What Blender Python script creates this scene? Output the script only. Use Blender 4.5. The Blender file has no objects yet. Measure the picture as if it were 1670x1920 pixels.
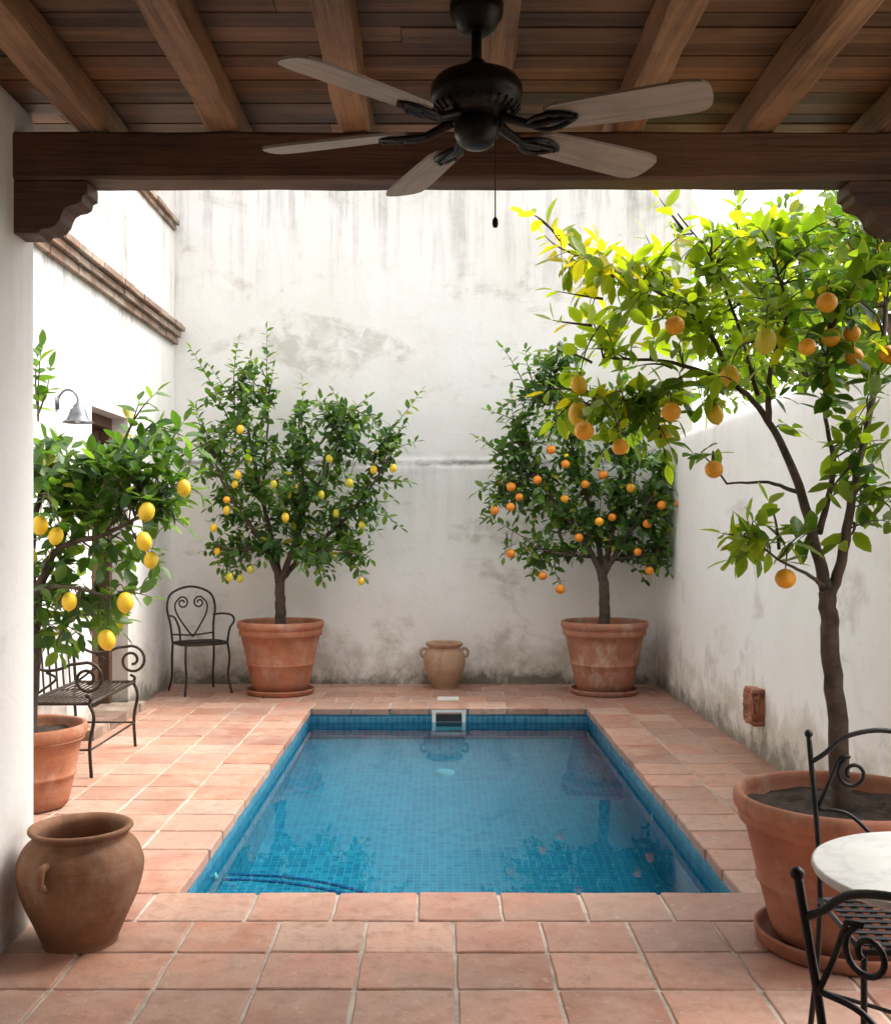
import bpy,bmesh,math,random
import numpy as np
from mathutils import Vector as V, Matrix, noise
rad=math.radians
RN=random.Random(7)
D=bpy.data; SC=bpy.context.scene; COL=SC.collection
F=2000.0;H=1.5;CX=820.0;CY=995.0
def P(px,py,d): return V(((px-CX)*d/F,d,H-(py-CY)*d/F))

# ------------------------------------------------------------------ materials
def nd(nt,t,props=None,**ins):
    n=nt.nodes.new(t)
    for k,v in (props or {}).items(): setattr(n,k,v)
    for k,v in ins.items():
        s=n.inputs[k.replace('_',' ')]
        if hasattr(v,'is_output'): nt.links.new(v,s)
        else: s.default_value=v
    return n
def lk(nt,a,b): nt.links.new(a,b)
def mth(nt,op,a,b=0.0,clamp=False):
    n=nt.nodes.new('ShaderNodeMath'); n.operation=op; n.use_clamp=clamp
    for i,x in enumerate((a,b)):
        if hasattr(x,'is_output'): lk(nt,x,n.inputs[i])
        else: n.inputs[i].default_value=x
    return n.outputs[0]
def mixc(nt,f,a,b,blend='MIX'):
    n=nt.nodes.new('ShaderNodeMix'); n.data_type='RGBA'; n.blend_type=blend
    for i,x in ((0,f),(6,a),(7,b)):
        if hasattr(x,'is_output'): lk(nt,x,n.inputs[i])
        elif i==0: n.inputs[0].default_value=x
        else: n.inputs[i].default_value=(*x,1)
    return n.outputs[2]
def mr(nt,v,a,b,c=0.0,d=1.0):
    n=nt.nodes.new('ShaderNodeMapRange'); n.clamp=True
    lk(nt,v,n.inputs[0])
    for i,x in enumerate((a,b,c,d)): n.inputs[i+1].default_value=x
    return n.outputs[0]
def nz(nt,vec,scale,detail=4,rough=.55,dist=0.0):
    n=nd(nt,'ShaderNodeTexNoise',None,Scale=scale,Detail=detail,Roughness=rough,Distortion=dist)
    lk(nt,vec,n.inputs['Vector']); return n.outputs['Fac']
def mapv(nt,vec,sc,loc=(0,0,0)):
    n=nt.nodes.new('ShaderNodeMapping'); lk(nt,vec,n.inputs[0]); n.inputs[1].default_value=loc; n.inputs[3].default_value=sc
    return n.outputs[0]
def newmat(name):
    m=D.materials.new(name); m.use_nodes=True; nt=m.node_tree
    b=nt.nodes['Principled BSDF']; tc=nt.nodes.new('ShaderNodeTexCoord')
    return m,nt,b,tc.outputs['Object']
def bump(nt,b,h,strength=.3,dist=.02):
    n=nd(nt,'ShaderNodeBump',None,Strength=strength,Distance=dist); lk(nt,h,n.inputs['Height']); lk(nt,n.outputs[0],b.inputs['Normal'])

def plaster(name,seed=0.0,streak=(3.0,5.0),sstr=.6,dirt=.6,ledge=None,patch=.5,base=(.90,.88,.84)):
    m,nt,b,oc=newmat(name)
    vec=mapv(nt,oc,(1,1,1),(seed,seed*.7,seed*.13))
    sep=nd(nt,'ShaderNodeSeparateXYZ'); lk(nt,oc,sep.inputs[0]); z=sep.outputs[2]
    n1=nz(nt,vec,1.1,5,.6)
    c=mixc(nt,mr(nt,n1,.44,.7,0,.5),base,(base[0]*.89,base[1]*.86,base[2]*.81))
    n1b=nz(nt,vec,5.0,5,.65,.6)
    c=mixc(nt,mr(nt,n1b,.54,.76,0,.3),c,(.72,.675,.60))
    # peeled / repaired patches, broken up by a finer noise, more of them low down
    n2=nz(nt,mapv(nt,vec,(1,1,1.9)),.9,7,.7,.6)
    n2l=mth(nt,'ADD',n2,mr(nt,z,0,2.0,.05,0))
    pm=mth(nt,'MULTIPLY',mr(nt,n2l,.57,.66,0,patch),mr(nt,n1b,.40,.56,.0,1))
    c=mixc(nt,pm,c,(.49,.44,.37))
    # run-off streaks, uneven in length and width
    n3=nz(nt,mapv(nt,vec,(6.5,6.5,.4)),1.0,6,.68,.2)
    n3b=nz(nt,vec,.9,4,.6)
    top=mth(nt,'ADD',z,mth(nt,'MULTIPLY',mth(nt,'SUBTRACT',n3b,.5),2.2))
    sm=mth(nt,'MULTIPLY',mr(nt,n3,.48,.68),mr(nt,top,streak[0],streak[1]))
    sm=mth(nt,'MULTIPLY',sm,mr(nt,n1b,.3,.6,.4*sstr,sstr))
    c=mixc(nt,sm,c,(.22,.205,.175))
    # damp and moss at the foot
    n4=nz(nt,vec,2.6,7,.7,.3)
    dz=mth(nt,'ADD',mr(nt,z,0,.75,.42,0),n4)
    c=mixc(nt,mr(nt,dz,.64,.82,0,dirt*.75),c,(.46,.42,.34))
    n5=nz(nt,vec,7,7,.75)
    dz2=mth(nt,'ADD',mth(nt,'ADD',mr(nt,z,0,.38,.36,0),mth(nt,'MULTIPLY',n4,.6)),mth(nt,'MULTIPLY',n5,.4))
    c=mixc(nt,mr(nt,dz2,.7,.84,0,dirt),c,(.14,.125,.09))
    if ledge:
        lz,lw,ls=ledge
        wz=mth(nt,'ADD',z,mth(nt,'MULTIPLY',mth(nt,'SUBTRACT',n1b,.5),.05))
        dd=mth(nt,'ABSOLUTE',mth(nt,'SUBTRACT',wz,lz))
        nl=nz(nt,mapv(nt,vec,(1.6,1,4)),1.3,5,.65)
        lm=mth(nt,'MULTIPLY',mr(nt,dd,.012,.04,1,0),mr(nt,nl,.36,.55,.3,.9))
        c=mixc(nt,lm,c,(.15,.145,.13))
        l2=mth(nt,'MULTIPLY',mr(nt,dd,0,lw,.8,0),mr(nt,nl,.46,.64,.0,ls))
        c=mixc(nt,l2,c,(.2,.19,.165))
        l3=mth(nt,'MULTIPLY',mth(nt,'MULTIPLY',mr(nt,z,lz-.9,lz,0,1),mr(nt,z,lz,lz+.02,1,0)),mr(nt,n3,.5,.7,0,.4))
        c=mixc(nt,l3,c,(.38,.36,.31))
    lk(nt,c,b.inputs['Base Color']); b.inputs['Roughness'].default_value=.9
    b.inputs['Specular IOR Level'].default_value=.2
    hh=mth(nt,'ADD',mth(nt,'MULTIPLY',n1b,.8),mth(nt,'MULTIPLY',nz(nt,vec,26,4,.7),.16))
    hh=mth(nt,'SUBTRACT',hh,mth(nt,'MULTIPLY',pm,.2))
    bump(nt,b,hh,.3,.02)
    return m

def wood(name,axis,dark,light,rough=.6,vcol=True,sc=1.0):
    m,nt,b,oc=newmat(name)
    s=[22*sc]*3; s['xyz'.index(axis)]=1.1*sc
    g=nz(nt,mapv(nt,oc,s),1.0,6,.65,.4)
    s2=[90*sc]*3; s2['xyz'.index(axis)]=2.5
    g2=nz(nt,mapv(nt,oc,s2),1.0,3,.6)
    c=mixc(nt,mr(nt,g,.32,.68),dark,light)
    c=mixc(nt,mr(nt,g2,.48,.66,0,.65),c,tuple(x*.45 for x in dark))
    l=nz(nt,oc,1.7,4); c=mixc(nt,mr(nt,l,.4,.65,0,.5),c,tuple(x*1.25 for x in light))
    # weathered blotches
    w=nz(nt,oc,4.5,5,.65); c=mixc(nt,mr(nt,w,.5,.72,0,.5),c,tuple(x*.75 for x in dark))
    if vcol:
        a=nd(nt,'ShaderNodeAttribute',{'attribute_name':'Col'}); c=mixc(nt,1.0,c,a.outputs['Color'],'MULTIPLY')
    lk(nt,c,b.inputs['Base Color']); b.inputs['Roughness'].default_value=rough
    bump(nt,b,mth(nt,'ADD',g,mth(nt,'MULTIPLY',g2,.4)),.55,.012)
    return m

def terracotta(name,c0,c1,white=.4,soil=.3,seed=0,rough=.75):
    m,nt,b,oc=newmat(name); vec=mapv(nt,oc,(1,1,1),(seed,seed,seed))
    n=nz(nt,vec,5,5,.6); c=mixc(nt,mr(nt,n,.35,.68),c0,c1)
    n2=nz(nt,mapv(nt,vec,(1,1,.6)),6.5,6,.68); c=mixc(nt,mr(nt,n2,.5,.7,0,white),c,(.55,.46,.38))
    n3=nz(nt,mapv(nt,vec,(1,1,.5)),9,6,.7); c=mixc(nt,mr(nt,n3,.53,.72,0,soil),c,(.09,.055,.035))
    sep=nd(nt,'ShaderNodeSeparateXYZ'); lk(nt,oc,sep.inputs[0])
    c=mixc(nt,mth(nt,'MULTIPLY',mr(nt,sep.outputs[2],0,.2,.6,0),mr(nt,n2,.35,.6)),c,tuple(x*.5 for x in c0))
    lk(nt,c,b.inputs['Base Color']); b.inputs['Roughness'].default_value=rough; b.inputs['Specular IOR Level'].default_value=.3
    bump(nt,b,mth(nt,'ADD',nz(nt,vec,40,4,.7),mth(nt,'MULTIPLY',nz(nt,mapv(nt,vec,(1,1,14)),4,3),.8)),.35,.007)
    return m

def plain(name,col,rough=.6,metal=0.0,nsc=12,var=.3,bmp=.15,spec=.5):
    m,nt,b,oc=newmat(name)
    n=nz(nt,oc,nsc,4,.65); c=mixc(nt,mr(nt,n,.3,.7),tuple(x*(1-var) for x in col),tuple(min(1,x*(1+var)) for x in col))
    lk(nt,c,b.inputs['Base Color']); b.inputs['Roughness'].default_value=rough; b.inputs['Metallic'].default_value=metal
    b.inputs['Specular IOR Level'].default_value=spec
    bump(nt,b,nz(nt,oc,nsc*5,3),bmp,.004); return m

def tilemat():
    m,nt,b,oc=newmat('terracotta_tile')
    a=nd(nt,'ShaderNodeAttribute',{'attribute_name':'Col'})
    c=a.outputs['Color']
    n=nz(nt,oc,4.5,6,.68,.4); c=mixc(nt,mr(nt,n,.40,.66,0,.65),c,(.49,.335,.255))
    n2=nz(nt,oc,13,5,.7); c=mixc(nt,mr(nt,n2,.49,.70,0,.6),c,(.24,.11,.072))
    n3=nz(nt,oc,60,4,.7); c=mixc(nt,mr(nt,n3,.59,.69,0,.6),c,(.13,.07,.045))
    n4=nz(nt,oc,1.1,4,.6); c=mixc(nt,mr(nt,n4,.46,.68,0,.55),c,(.27,.18,.145))
    n6=nz(nt,oc,24,4,.65); c=mixc(nt,mr(nt,n6,.60,.70,0,.35),c,(.58,.45,.36))
    lk(nt,c,b.inputs['Base Color'])
    lk(nt,mr(nt,n,.3,.7,.42,.70),b.inputs['Roughness'])
    bump(nt,b,mth(nt,'SUBTRACT',n2,mth(nt,'MULTIPLY',mr(nt,n3,.57,.7),.35)),.35,.008)
    return m

def mosaic(name,c0,c1,c2,size=.045,grout=(.17,.33,.41)):
    m,nt,b,oc=newmat(name)
    uv=nd(nt,'ShaderNodeUVMap').outputs[0]
    br=nd(nt,'ShaderNodeTexBrick',{'offset':0.0,'squash':1.0},Scale=1.0,Mortar_Size=.0022,Mortar_Smooth=.3,Brick_Width=size,Row_Height=size)
    lk(nt,uv,br.inputs['Vector'])
    sn=nd(nt,'ShaderNodeVectorMath',{'operation':'SNAP'}); lk(nt,uv,sn.inputs[0]); sn.inputs[1].default_value=(size,size,size)
    wn=nd(nt,'ShaderNodeTexWhiteNoise',{'noise_dimensions':'3D'}); lk(nt,sn.outputs[0],wn.inputs['Vector'])
    c=mixc(nt,wn.outputs['Value'],c0,c1)
    big=nz(nt,oc,1.5,3); c=mixc(nt,mr(nt,big,.4,.7,0,.5),c,c2)
    c=mixc(nt,br.outputs['Fac'],c,grout)
    lk(nt,c,b.inputs['Base Color']); b.inputs['Roughness'].default_value=.25
    bump(nt,b,mth(nt,'SUBTRACT',1.0,br.outputs['Fac']),.3,.003)
    return m

def leafmat(name,trans=.4,tint=(2.3,2.4,.6)):
    m=D.materials.new(name); m.use_nodes=True; nt=m.node_tree; b=nt.nodes['Principled BSDF']; out=nt.nodes['Material Output']
    a=nd(nt,'ShaderNodeAttribute',{'attribute_name':'Col'})
    b.inputs['Roughness'].default_value=.40; b.inputs['Specular IOR Level'].default_value=.45
    lk(nt,a.outputs['Color'],b.inputs['Base Color'])
    tr=nt.nodes.new('ShaderNodeBsdfTranslucent')
    tcol=mixc(nt,1.0,a.outputs['Color'],tint,'MULTIPLY'); lk(nt,tcol,tr.inputs[0])
    mx=nt.nodes.new('ShaderNodeMixShader'); mx.inputs[0].default_value=trans
    lk(nt,b.outputs[0],mx.inputs[1]); lk(nt,tr.outputs[0],mx.inputs[2]); lk(nt,mx.outputs[0],out.inputs[0])
    return m

def watermat():
    m=D.materials.new('pool_water'); m.use_nodes=True; nt=m.node_tree; nt.nodes.remove(nt.nodes['Principled BSDF']); out=nt.nodes['Material Output']
    oc=nt.nodes.new('ShaderNodeTexCoord').outputs['Object']
    bp=nd(nt,'ShaderNodeBump',None,Strength=.06,Distance=.02)
    lk(nt,mth(nt,'ADD',nz(nt,oc,2.2,2,.5,.5),mth(nt,'MULTIPLY',nz(nt,oc,9,2),.15)),bp.inputs['Height'])
    fr=nd(nt,'ShaderNodeFresnel',None,IOR=1.40); lk(nt,bp.outputs[0],fr.inputs['Normal'])
    tr=nt.nodes.new('ShaderNodeBsdfTransparent'); tr.inputs[0].default_value=(.44,.86,.90,1)
    gl=nt.nodes.new('ShaderNodeBsdfGlossy'); gl.inputs['Roughness'].default_value=.015; lk(nt,bp.outputs[0],gl.inputs['Normal'])
    mx=nt.nodes.new('ShaderNodeMixShader'); lk(nt,fr.outputs[0],mx.inputs[0]); lk(nt,tr.outputs[0],mx.inputs[1]); lk(nt,gl.outputs[0],mx.inputs[2])
    lk(nt,mx.outputs[0],out.inputs[0]); return m

def brickmat():
    m,nt,b,oc=newmat('old_brick'); a=nd(nt,'ShaderNodeAttribute',{'attribute_name':'Col'}); c=a.outputs['Color']
    n=nz(nt,oc,11,6,.7); c=mixc(nt,mr(nt,n,.42,.66,0,.75),c,(.12,.10,.08))
    n2=nz(nt,oc,4,6,.7); c=mixc(nt,mr(nt,n2,.5,.68,0,.65),c,(.42,.37,.31))
    lk(nt,c,b.inputs['Base Color']); b.inputs['Roughness'].default_value=.9; bump(nt,b,n,.5,.01); return m

def marble():
    m,nt,b,oc=newmat('marble_top')
    n=nz(nt,oc,3,5,.6,1.5); v=mr(nt,mth(nt,'ABSOLUTE',mth(nt,'SUBTRACT',n,.5)),0,.05,1,0)
    c=mixc(nt,mth(nt,'MULTIPLY',v,.4),(.58,.575,.56),(.34,.34,.35)); n2=nz(nt,oc,9,5,.7); c=mixc(nt,mr(nt,n2,.42,.68,0,.45),c,(.43,.42,.40))
    lk(nt,c,b.inputs['Base Color']); b.inputs['Roughness'].default_value=.4; return m

M={}
M['back']=plaster('back_plaster',3.1,(3.6,5.0),.75,.9,(2.165,.13,.8),.55)
M['right']=plaster('right_plaster',11.7,(1.6,3.6),.3,.75,None,.4,(.91,.89,.85))
M['left']=plaster('left_plaster',21.3,(2.6,3.9),1.3,.8,None,.2,(.74,.725,.695))
M['porch']=plaster('porch_plaster',31.9,(1.6,4.0),.4,.5,None,.3,(.80,.785,.76))
M['beam']=wood('dark_beam_wood','x',(.045,.020,.011),(.14,.065,.033))
M['rafter']=wood('rafter_wood','y',(.11,.050,.023),(.36,.19,.092))
M['board']=wood('board_wood','x',(.095,.041,.018),(.30,.145,.066))
M['door']=wood('door_wood','z',(.05,.025,.014),(.14,.075,.04))
M['blade']=wood('blade_wood','x',(.21,.165,.13),(.34,.28,.23),.5,False,.6)
M['tile']=tilemat()
M['grout']=plain('grout',(.43,.37,.31),.95,0,9,.3,.3)
M['ground']=plain('earth',(.3,.25,.19),.95,0,2,.3)
M['mosaic']=mosaic('blue_mosaic',(.020,.135,.225),(.055,.245,.355),(.035,.21,.32))
M['navy']=mosaic('navy_mosaic',(.012,.035,.15),(.02,.06,.22),(.015,.045,.19),.045,(.12,.2,.35))
M['water']=watermat()
M['white']=plain('white_plastic',(.70,.70,.67),.4,0,8,.08,.05)
M['drain']=plain('drain_plastic',(.20,.34,.42),.5,0,8,.08,.05)
M['dark']=plain('opening_shade',(.015,.02,.025),.7)
M['iron']=plain('wrought_iron',(.045,.032,.024),.5,.5,30,.5,.3)
M['blackiron']=plain('black_iron',(.010,.010,.011),.5,.3,30,.4,.25)
M['fan']=plain('bronze_fan',(.014,.011,.010),.38,.6,20,.3,.1)
M['zinc']=plain('zinc_shade',(.15,.155,.17),.5,.5,20,.3,.2)
M['bulb']=plain('bulb_glass',(.7,.66,.55),.2)
M['potA']=terracotta('pot_terracotta',(.34,.12,.06),(.46,.19,.105),.35,.35,1)
M['potB']=terracotta('pot_terracotta_limed',(.34,.135,.078),(.46,.21,.13),.75,.35,5)
M['potC']=terracotta('pot_terracotta_big',(.32,.12,.07),(.44,.19,.112),.35,.35,9)
M['jarA']=terracotta('jar_clay_brown',(.19,.085,.04),(.30,.15,.085),.2,.65,13)
M['jarB']=terracotta('jar_clay_tan',(.36,.2,.115),(.47,.30,.19),.35,.4,17)
M['soil']=plain('soil',(.045,.03,.02),1,0,25,.6,1.0)
M['bark']=plain('bark',(.085,.06,.042),.9,0,16,.5,.8)
M['leafdark']=leafmat('leaf_dark',.40)
M['leafsun']=leafmat('leaf_sun',.55,(2.8,2.5,.5))
M['lemon']=plain('lemon_peel',(.82,.52,.022),.42,0,10,.1,.25)
M['lime']=plain('green_lemon_peel',(.60,.52,.03),.42,0,10,.15,.25)
M['orange']=plain('orange_peel',(.80,.25,.012),.42,0,10,.12,.25)
M['amber']=plain('amber_peel',(.86,.38,.013),.42,0,10,.15,.25)
M['brick']=brickmat(); M['marble']=marble()
M['relief']=terracotta('relief_clay',(.36,.14,.08),(.48,.22,.13),.3,.5,23)

# ------------------------------------------------------------------ mesh builder
def crom(pts,n=6):
    pts=[V(p) for p in pts]
    if len(pts)<3: return [pts[0].lerp(pts[-1],i/n) for i in range(n+1)]
    out=[]; q=[pts[0]*2-pts[1]]+pts+[pts[-1]*2-pts[-2]]
    for i in range(1,len(q)-2):
        a,b,c,d=q[i-1:i+3]
        for k in range(n):
            t=k/n; out.append(.5*((2*b)+(c-a)*t+(2*a-5*b+4*c-d)*t*t+(3*b-a-3*c+d)*t**3))
    out.append(pts[-1].copy()); return out
class MB:
    def __init__(s): s.v=[];s.f=[];s.c=[];s.sm=[];s.mi=[];s.uv=None
    def add(s,vs,fs,col=(1,1,1),smooth=False,mi=0):
        o=len(s.v); s.v+= [tuple(x) for x in vs]; s.f+=[tuple(i+o for i in f) for f in fs]
        if isinstance(col,list): s.c+=col
        else: s.c+=[col]*len(vs)
        s.sm+=[smooth]*len(fs); s.mi+=[mi]*len(fs)
    def box(s,x0,x1,y0,y1,z0,z1,col=(1,1,1),mi=0):
        vs=[(x,y,z) for z in (z0,z1) for y in (y0,y1) for x in (x0,x1)]
        s.add(vs,[(0,2,3,1),(4,5,7,6),(0,1,5,4),(2,6,7,3),(0,4,6,2),(1,3,7,5)],col,False,mi)
    def tube(s,pts,r,n=8,col=(1,1,1),cap=True,mi=0):
        pts=[V(p) for p in pts]; m=len(pts)
        rr=r if isinstance(r,(list,tuple)) else [r]*m
        if len(rr)==2 and m!=2: rr=[rr[0]+(rr[1]-rr[0])*i/(m-1) for i in range(m)]
        t=(pts[1]-pts[0]).normalized(); u=t.orthogonal().normalized(); vs=[];fs=[]
        for i in range(m):
            if i<m-1: t2=(pts[i+1]-pts[max(i-1,0)])
            else: t2=pts[i]-pts[i-1]
            if t2.length<1e-9: t2=t
            t2=t2.normalized(); u=(u-t2*u.dot(t2)); u=u.normalized() if u.length>1e-6 else t2.orthogonal().normalized(); w=t2.cross(u); t=t2
            for k in range(n):
                a=2*math.pi*k/n; vs.append(pts[i]+(u*math.cos(a)+w*math.sin(a))*rr[i])
        for i in range(m-1):
            for k in range(n):
                k2=(k+1)%n; fs.append((i*n+k,i*n+k2,(i+1)*n+k2,(i+1)*n+k))
        if cap: fs.append(tuple(range(n-1,-1,-1))); fs.append(tuple((m-1)*n+k for k in range(n)))
        s.add(vs,fs,col,True,mi)
    def lathe(s,prof,c=(0,0,0),n=48,col=(1,1,1),wob=0.0,seed=0):
        vs=[];fs=[]
        for (r,z) in prof:
            for k in range(n):
                a=2*math.pi*k/n; q=r*(1+wob*noise.noise(V((math.cos(a)*1.3+seed,math.sin(a)*1.3,z*3))))
                vs.append((c[0]+q*math.cos(a),c[1]+q*math.sin(a),c[2]+z))
        for i in range(len(prof)-1):
            for k in range(n):
                k2=(k+1)%n; fs.append((i*n+k,i*n+k2,(i+1)*n+k2,(i+1)*n+k))
        s.add(vs,fs,col,True)
    def prism(s,pts,y0,y1,col=(1,1,1)):
        n=len(pts); vs=[(x,y0,z) for x,z in pts]+[(x,y1,z) for x,z in pts]
        s.add(vs,[tuple(range(n)),tuple(range(2*n-1,n-1,-1))]+[(i,i+n,(i+1)%n+n,(i+1)%n) for i in range(n)],col)
    def ball(s,c,r,n=10,col=(1,1,1)):
        s.lathe([(max(1e-4,r*math.sin(math.pi*i/n)),-r*math.cos(math.pi*i/n)) for i in range(n+1)],c,n+2,col)
    def hewn(s,a,b,w,h,n=14,jit=.004,col=(1,1,1),seed=0):
        a=V(a);b=V(b); d=(b-a).normalized(); sd=V((0,0,1)).cross(d).normalized(); up=V((0,0,1)); vs=[];fs=[]; c=.012
        base=[(-w/2+c,-h/2),(w/2-c,-h/2),(w/2,-h/2+c),(w/2,h/2-c),(w/2-c,h/2),(-w/2+c,h/2),(-w/2,h/2-c),(-w/2,-h/2+c)]
        for i in range(n+1):
            p=a.lerp(b,i/n)
            for k,(x,z) in enumerate(base):
                e=noise.noise(V((i*.6+seed,k*3.3,1)))*jit; e2=noise.noise(V((i*.6+seed,k*3.3,7)))*jit
                vs.append(p+sd*(x+e)+up*(z+e2))
        for i in range(n):
            for k in range(8):
                k2=(k+1)%8; fs.append((i*8+k,i*8+k2,(i+1)*8+k2,(i+1)*8+k))
        fs.append(tuple(range(7,-1,-1))); fs.append(tuple(n*8+k for k in range(8)))
        s.add(vs,fs,col)
    def grid(s,fn,nu,nv,col=(1,1,1),flip=False):
        vs=[fn(i/nu,j/nv) for j in range(nv+1) for i in range(nu+1)]; fs=[]
        for j in range(nv):
            for i in range(nu):
                q=(j*(nu+1)+i,j*(nu+1)+i+1,(j+1)*(nu+1)+i+1,(j+1)*(nu+1)+i); fs.append(q[::-1] if flip else q)
        s.add(vs,fs,col,True)
    def build(s,name,mats,parent=None,world=True,bevel=0,uv=False,recalc=True):
        off=V(parent.location) if (parent and world) else V((0,0,0))
        me=D.meshes.new(name); me.from_pydata([(x-off.x,y-off.y,z-off.z) for x,y,z in s.v],[],s.f)
        at=me.color_attributes.new('Col','FLOAT_COLOR','POINT')
        at.data.foreach_set('color',np.array([(*c,1) for c in s.c],dtype=np.float32).ravel())
        me.polygons.foreach_set('use_smooth',s.sm); me.polygons.foreach_set('material_index',s.mi)
        if bevel or recalc:
            bm=bmesh.new(); bm.from_mesh(me)
            if recalc: bmesh.ops.recalc_face_normals(bm,faces=bm.faces)
            if bevel: bmesh.ops.bevel(bm,geom=list(bm.edges),offset=bevel,segments=2,affect='EDGES',profile=.6)
            bm.to_mesh(me); bm.free()
        if uv:
            ul=me.uv_layers.new(name='UVMap')
            for p in me.polygons:
                n=p.normal; ax=max(range(3),key=lambda i:abs(n[i])); i,j=[(1,2),(0,2),(0,1)][ax]
                for li in p.loop_indices:
                    co=me.vertices[me.loops[li].vertex_index].co; ul.data[li].uv=(co[i],co[j])
        for m in (mats if isinstance(mats,list) else [mats]): me.materials.append(m)
        o=D.objects.new(name,me); COL.objects.link(o)
        if parent: o.parent=parent
        return o
def tag(o,label=None,cat=None,group=None,kind=None):
    if label: o['label']=label
    if cat: o['category']=cat
    if group: o['group']=group
    if kind: o['kind']=kind
    return o
def thing(name,label,cat,loc=(0,0,0),rz=0,group=None):
    o=D.objects.new(name,None); COL.objects.link(o); o.location=loc; o.rotation_euler=(0,0,rz); o.empty_display_size=.1
    return tag(o,label,cat,group)
def n3(x,y,z): return noise.noise(V((x,y,z)))

# ------------------------------------------------------------------ ground, floor, pool
PX0,PX1,PY0,PY1=-1.085,1.272,4.405,9.01
LX,RX,BY=-2.57,2.13,10.41
WZ=-.118; FZ=-.62; FZ2=-.255
g=MB()
B=80
for (a,b,c,d) in ((-B,B,11,B),(-B,B,-B,-1.2),(-B,-3.2,-1.2,11),(2.6,B,-1.2,11)):
    g.add([(a,c,-.03),(b,c,-.03),(b,d,-.03),(a,d,-.03)],[(0,1,2,3)])
tag(g.build('ground',M['ground'],recalc=False),kind='structure')

fl=MB()
for (a,b,c,d) in ((-2.9,2.4,-1.2,PY0),(-2.9,2.4,PY1,10.6),(-2.9,PX0,PY0,PY1),(PX1,2.4,PY0,PY1)):
    fl.add([(a,c,-.006),(b,c,-.006),(b,d,-.006),(a,d,-.006)],[(0,1,2,3)],(1,1,1),False,1)
PAL=[(.45,.225,.148),(.42,.195,.125),(.48,.27,.19),(.38,.165,.10),(.46,.245,.17),(.50,.30,.22),(.43,.21,.14),(.36,.165,.115),(.44,.20,.135)]
def tile(mb,x0,x1,y0,y1,nose=None):
    if x1-x0<.04 or y1-y0<.04: return
    b=PAL[RN.randrange(len(PAL))]; k=RN.uniform(.76,1.14); col=tuple(min(1,q*k) for q in b)
    gp=.0055; z=RN.uniform(-.002,.002); tl=[RN.uniform(-.0015,.0015) for _ in range(4)]
    cs=[(x0+gp,y0+gp),(x1-gp,y0+gp),(x1-gp,y1-gp),(x0+gp,y1-gp)]
    if nose=='R': cs[1]=(x1+.014,cs[1][1]);cs[2]=(x1+.014,cs[2][1])
    if nose=='L': cs[0]=(x0-.014,cs[0][1]);cs[3]=(x0-.014,cs[3][1])
    if nose=='U': cs[2]=(cs[2][0],y1+.014);cs[3]=(cs[3][0],y1+.014)
    if nose=='D': cs[0]=(cs[0][0],y0-.014);cs[1]=(cs[1][0],y0-.014)
    ring=[]
    for i in range(4):
        a=V(cs[i]);c=V(cs[(i+1)%4]); nn=V((-(c-a).y,(c-a).x)).normalized()
        for t in (RN.uniform(.008,.03),.35,.65,RN.uniform(.97,.992)): ring.append((a.lerp(c,t)+nn*RN.uniform(-.003,.003),tl[i]*(1-t)+tl[(i+1)%4]*t))
    cen=V((sum(p.x for p,_ in ring)/16,sum(p.y for p,_ in ring)/16)); n=16
    vs=[]
    for ins,dz in ((0,-.05),(0,-.007),(.0025,-.002),(.007,.001)):
        for p,tz in ring:
            q=p+(cen-p).normalized()*ins; vs.append((q.x,q.y,z+dz+tz))
    vs.append((cen.x,cen.y,z+.001))
    fs=[(r*n+i,r*n+(i+1)%n,(r+1)*n+(i+1)%n,(r+1)*n+i) for r in range(3) for i in range(n)]
    fs+=[(3*n+i,3*n+(i+1)%n,4*n) for i in range(n)]
    mb.add(vs,fs,col,False,0)
def row(mb,xa,xb,y0,y1,off,w=.331):
    k=math.floor((xa-off)/w); x=off+k*w
    while x<xb-.01:
        tile(mb,max(x,xa),min(x+w,xb),y0,y1); x+=w
y=4.095
while y>-.9:
    dy=.305; row(fl,-2.6,2.2,y-dy,y,.06); y-=dy
row(fl,-2.6,PX0-.08,4.095,PY0,-.08)
row(fl,PX1+.08,2.2,4.095,PY0,-.08)
RW=(PY1-PY0)/15
for i in range(15):
    y0=PY0+i*RW
    row(fl,LX-.03,PX0-.31,y0,y0+RW,-1.375); row(fl,PX1+.31,RX+.03,y0,y0+RW,1.555)
y=PY1
for i in range(5):
    y1=min(y+RW,BY+.03)
    if i==0: row(fl,LX-.03,PX0-.31,y,y1,-1.375); row(fl,PX1+.31,RX+.03,y,y1,1.555)
    else: row(fl,LX-.03,RX+.03,y,y1,-1.375+.15*(i%2))
    y+=RW
tag(fl.build('courtyard_floor',[M['tile'],M['grout']],recalc=False),kind='structure')

pool=thing('swimming_pool','rectangular blue mosaic plunge pool sunk in the terracotta courtyard floor','swimming pool',(.09,6.7,FZ))
b=MB()
zt=-.012
b.add([(PX0,PY0,FZ),(PX1,PY0,FZ),(PX1,PY1,FZ2),(PX0,PY1,FZ2)],[(0,1,2,3)])
b.add([(PX0,PY1,FZ2),(PX1,PY1,FZ2),(PX1,PY1,zt),(PX0,PY1,zt)],[(0,1,2,3)])
b.add([(PX1,PY0,FZ),(PX0,PY0,FZ),(PX0,PY0,zt),(PX1,PY0,zt)],[(0,1,2,3)])
b.add([(PX0,PY0,FZ),(PX0,PY1,FZ2),(PX0,PY1,zt),(PX0,PY0,zt)],[(0,1,2,3)])
b.add([(PX1,PY1,FZ2),(PX1,PY0,FZ),(PX1,PY0,zt),(PX1,PY1,zt)],[(0,1,2,3)])
b.build('basin',M['mosaic'],pool,uv=True,recalc=False)
cp=MB()
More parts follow.
